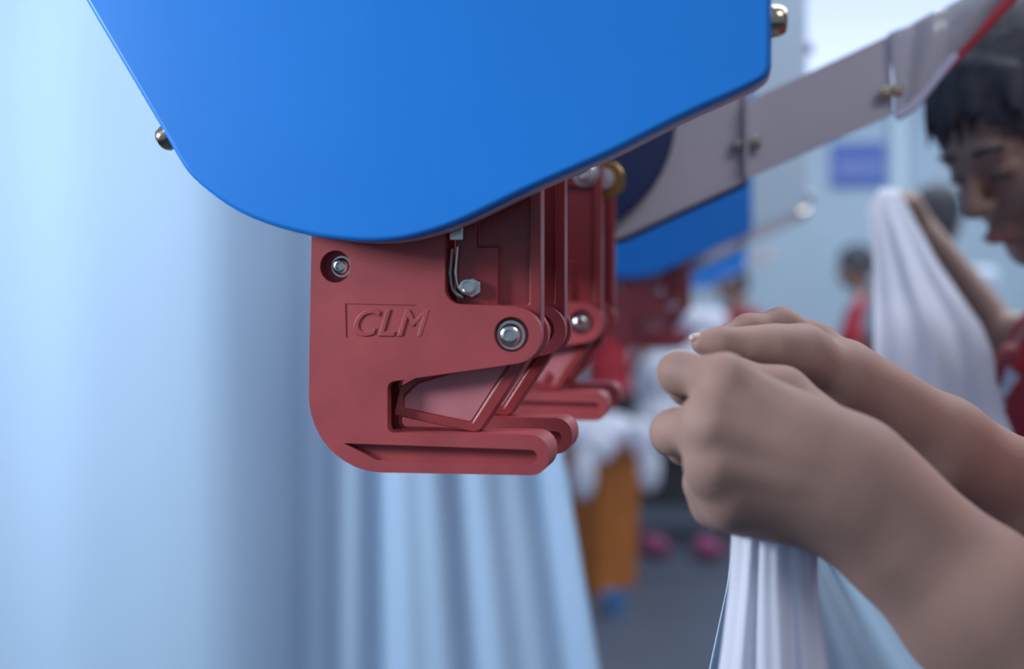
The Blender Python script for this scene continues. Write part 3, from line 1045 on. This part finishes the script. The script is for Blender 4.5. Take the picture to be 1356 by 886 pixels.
# printed white mark on the chest of the top
tp_ = [c for c in wm.children if c.name.startswith('top')][0]
hit, hl, _n, _i = tp_.ray_cast(CAM - wm.location, ray(1331, 512).normalized())
if hit:
    pm = mat('red_cloth_print', (0.40, 0.02, 0.04), .75, bump=0.1, bscale=120)
    nt = pm.node_tree
    tc = nt.nodes.new('ShaderNodeTexCoord')
    mp = nt.nodes.new('ShaderNodeMapping')
    mp.inputs['Location'].default_value = (-hl.x / .016, -hl.y / .016, -hl.z / .030)
    mp.inputs['Scale'].default_value = (1 / .016, 1 / .016, 1 / .030)
    ln = nt.nodes.new('ShaderNodeVectorMath'); ln.operation = 'LENGTH'
    nz = nt.nodes.new('ShaderNodeTexNoise'); nz.inputs['Scale'].default_value = 60
    ad = nt.nodes.new('ShaderNodeMath'); ad.operation = 'ADD'
    cr = nt.nodes.new('ShaderNodeValToRGB')
    cr.color_ramp.elements[0].position = .72; cr.color_ramp.elements[0].color = (.75, .78, .9, 1)
    cr.color_ramp.elements[1].position = .76; cr.color_ramp.elements[1].color = (.40, .02, .04, 1)
    hf = nt.nodes.new('ShaderNodeMath'); hf.operation = 'MULTIPLY'; hf.inputs[1].default_value = .5
    nt.links.new(tc.outputs['Object'], mp.inputs[0]); nt.links.new(mp.outputs[0], ln.inputs[0])
    nt.links.new(tc.outputs['Object'], nz.inputs['Vector'])
    nt.links.new(ln.outputs['Value'], hf.inputs[0]); nt.links.new(hf.outputs[0], ad.inputs[0]); nt.links.new(nz.outputs[0], ad.inputs[1])
    sb = nt.nodes.new('ShaderNodeMath'); sb.operation = 'SUBTRACT'; sb.inputs[1].default_value = .2
    nt.links.new(ad.outputs[0], sb.inputs[0]); nt.links.new(sb.outputs[0], cr.inputs[0])
    nt.links.new(cr.outputs[0], nt.nodes['Principled BSDF'].inputs['Base Color'])
    tp_.data.materials[0] = pm
print('PRINT', hit)


def lifted(u, v):
    v *= 1.55
    x0 = lerp_tab([(0, 1165), (.05, 1148), (.18, 1156), (1, 1158)], v)[0]
    x1 = lerp_tab([(0, 1188), (.19, 1242), (.348, 1299), (.42, 1315), (.49, 1319), (.575, 1331), (.63, 1343), (1, 1360)], v)[0]
    y = 250 + v * 520
    px = x0 + (x1 - x0) * u
    d = 1.42 - .42 * min(1, v * 1.4) + 0 * u + .010 * math.sin(u * 9 + v * 2) * min(1, v * 4) + .006 * math.sin(u * 19 + 1) * min(1, v * 4)
    return P(px, y, d)


lf = link('lifted_sheet', grid_mesh('lifted_sheet', lifted, 50, 76, .001), 'linen', angle=None)
tag(lf, 'white sheet held up by the woman in red at right', 'sheet')


# ---- workers far behind ------------------------------------------------
def standing(px, depth, face, label, top, hz=1.52, lean=(0, 0)):
    b = P(px, 389, depth)
    f = Vector(face); f.z = 0; f.normalize()
    ax = Vector((0, 0, 1)).cross(f)
    H_ = Vector((b.x, b.y, hz)) + f * .06
    m = Vector((b.x, b.y, hz - .22))
    sl, sr = m + ax * .165, m - ax * .165
    el, er = sl + ax * .05 + f * .04 + Vector((0, 0, -.27)), sr - ax * .05 + f * .04 + Vector((0, 0, -.27))
    wl_, wr_ = el + f * .21 + Vector((0, 0, -.08)) - ax * .04, er + f * .21 + Vector((0, 0, -.08)) + ax * .04
    person(label, H_, face, sl, sr, el, er, wl_, wr_, .012, top, 'workers far behind', 'short', sleeve=.6)


standing(1147, 6.3, (-.9, .2, -.25), 'distant worker in a red shirt left of the lifted sheet', 'redcloth', 1.44)
standing(978, 7.0, (-.8, -.5, -.25), 'distant worker in a red shirt above the raised fingers', 'redcloth', 1.37)
standing(1236, 4.0, (.3, .9, -.1), 'dark-haired worker behind the lifted sheet and raised arm', 'palecloth', 1.56)
standing(806, 6.6, (-.3, .9, -.2), 'distant worker in red mostly hidden behind the rear red clip', 'redcloth', 1.40)


# ================================================================== background floor things
def heap(name, label, pts, k, clip=(), m='linen', group=None):
    pr = [('e', tuple(P(x, y, d)), None, list(r), k) for x, y, d, r in pts]
    c = P(*pts[0][:3])
    o = organic(name, [blend(pr, .012, 0, clip)], m, None, c)
    return tag(o, label, 'linen', group)


def floor_pt(px, depth):
    p = P(px, 389, depth)
    return Vector((p.x, p.y, 0))


# orange bin
bp_ = floor_pt(788, 5.0)
ob = empty('laundry_bin', bp_, 'orange plastic bin standing behind the hanging sheet', 'bin')
ob.rotation_euler.z = math.radians(-32)


def tapered(name, w0, d0, w1, d1, z0, z1, m, parent, bevel=.01):
    bm = bmesh.new()
    v = [bm.verts.new((sx * w * .5, sy * dd * .5, z)) for z, w, dd in ((z0, w0, d0), (z1, w1, d1)) for sx, sy in ((-1, -1), (1, -1), (1, 1), (-1, 1))]
    for f in ((3, 2, 1, 0), (4, 5, 6, 7), (0, 1, 5, 4), (1, 2, 6, 5), (2, 3, 7, 6), (3, 0, 4, 7)):
        bm.faces.new([v[i] for i in f])
    me = bpy.data.meshes.new(name)
    bm.to_mesh(me); bm.free()
    return link(name, bake(me, (), bevel), m, parent)


tapered('bin_body', .27, .26, .31, .30, 0, .60, 'orange', ob)
tapered('rim', .33, .32, .33, .32, .585, .615, 'orange', ob, .006)
heap('linen_heap', 'white linen draped over the orange bin', [(800, 570, 4.95, (.16, .14, .08)), (760, 570, 4.95, (.12, .12, .08)), (850, 578, 4.80, (.06, .05, .08)), (860, 622, 4.80, (.05, .04, .10)), (788, 592, 4.70, (.09, .04, .07)), (772, 632, 4.68, (.055, .04, .10))], .04, [])

# dark trolley with linen
tp = floor_pt(905, 5.9)
tr = empty('linen_trolley', tp, 'dark metal trolley behind the near hand', 'trolley')
tr.rotation_euler.z = YAW
link('top_tray', box_mesh('top_tray', (-.32, -.2, .44), (.32, .2, .56), .01), 'charcoal', tr)
link('side_panel', box_mesh('side_panel', (-.30, -.18, .22), (.30, .18, .44), .01), 'charcoal', tr)
for sx in (-1, 1):
    for sy in (-1, 1):
        link('leg', box_mesh('leg', (sx * .29 - .015, sy * .17 - .015, .0), (sx * .29 + .015, sy * .17 + .015, .45)), 'charcoal', tr, smooth=False)
heap('linen_heap', 'white linen piled on the dark trolley', [(875, 560, 5.85, (.15, .12, .16)), (905, 500, 5.85, (.14, .11, .15)), (870, 500, 5.85, (.11, .10, .13)), (925, 560, 5.85, (.16, .12, .15)), (932, 480, 5.85, (.12, .10, .15)), (916, 424, 5.85, (.085, .07, .075)), (945, 430, 5.85, (.075, .07, .09))], .04, [((0, 0, .566), (0, 0, -1))])
for px, dep, lb in ((866, 5.55, 'pink cloth bundle on the floor left in front of the trolley'), (937, 5.5, 'pink cloth bundle on the floor just below the near hand')):
    f = floor_pt(px, dep)
    pr = [('e', (f.x, f.y, .05), None, [.065, .05, .05], .03), ('e', (f.x + .04, f.y, .045), None, [.05, .05, .045], .03), ('e', (f.x - .01, f.y + .02, .085), None, [.04, .04, .03], .03)]
    o = organic('cloth_bundle', [blend(pr, .008)], 'pink', None, f)
    tag(o, lb, 'bundle', 'pink bundles on the floor')
f = floor_pt(816, 4.55)
bt = empty('tub', f, 'small blue tub on the floor right of the hanging sheet', 'tub')
link('tub_body', lathe_mesh('tub_body', [(0, 0), (.042, 0), (.05, .085), (.046, .085), (.04, .008), (0, .008)], 24, 'z+'), 'bluetub', bt)
link('rim', lathe_mesh('rim', [(.048, .080), (.054, .080), (.054, .09), (.048, .09), (.048, .080)], 24, 'z+'), 'bluetub', bt)
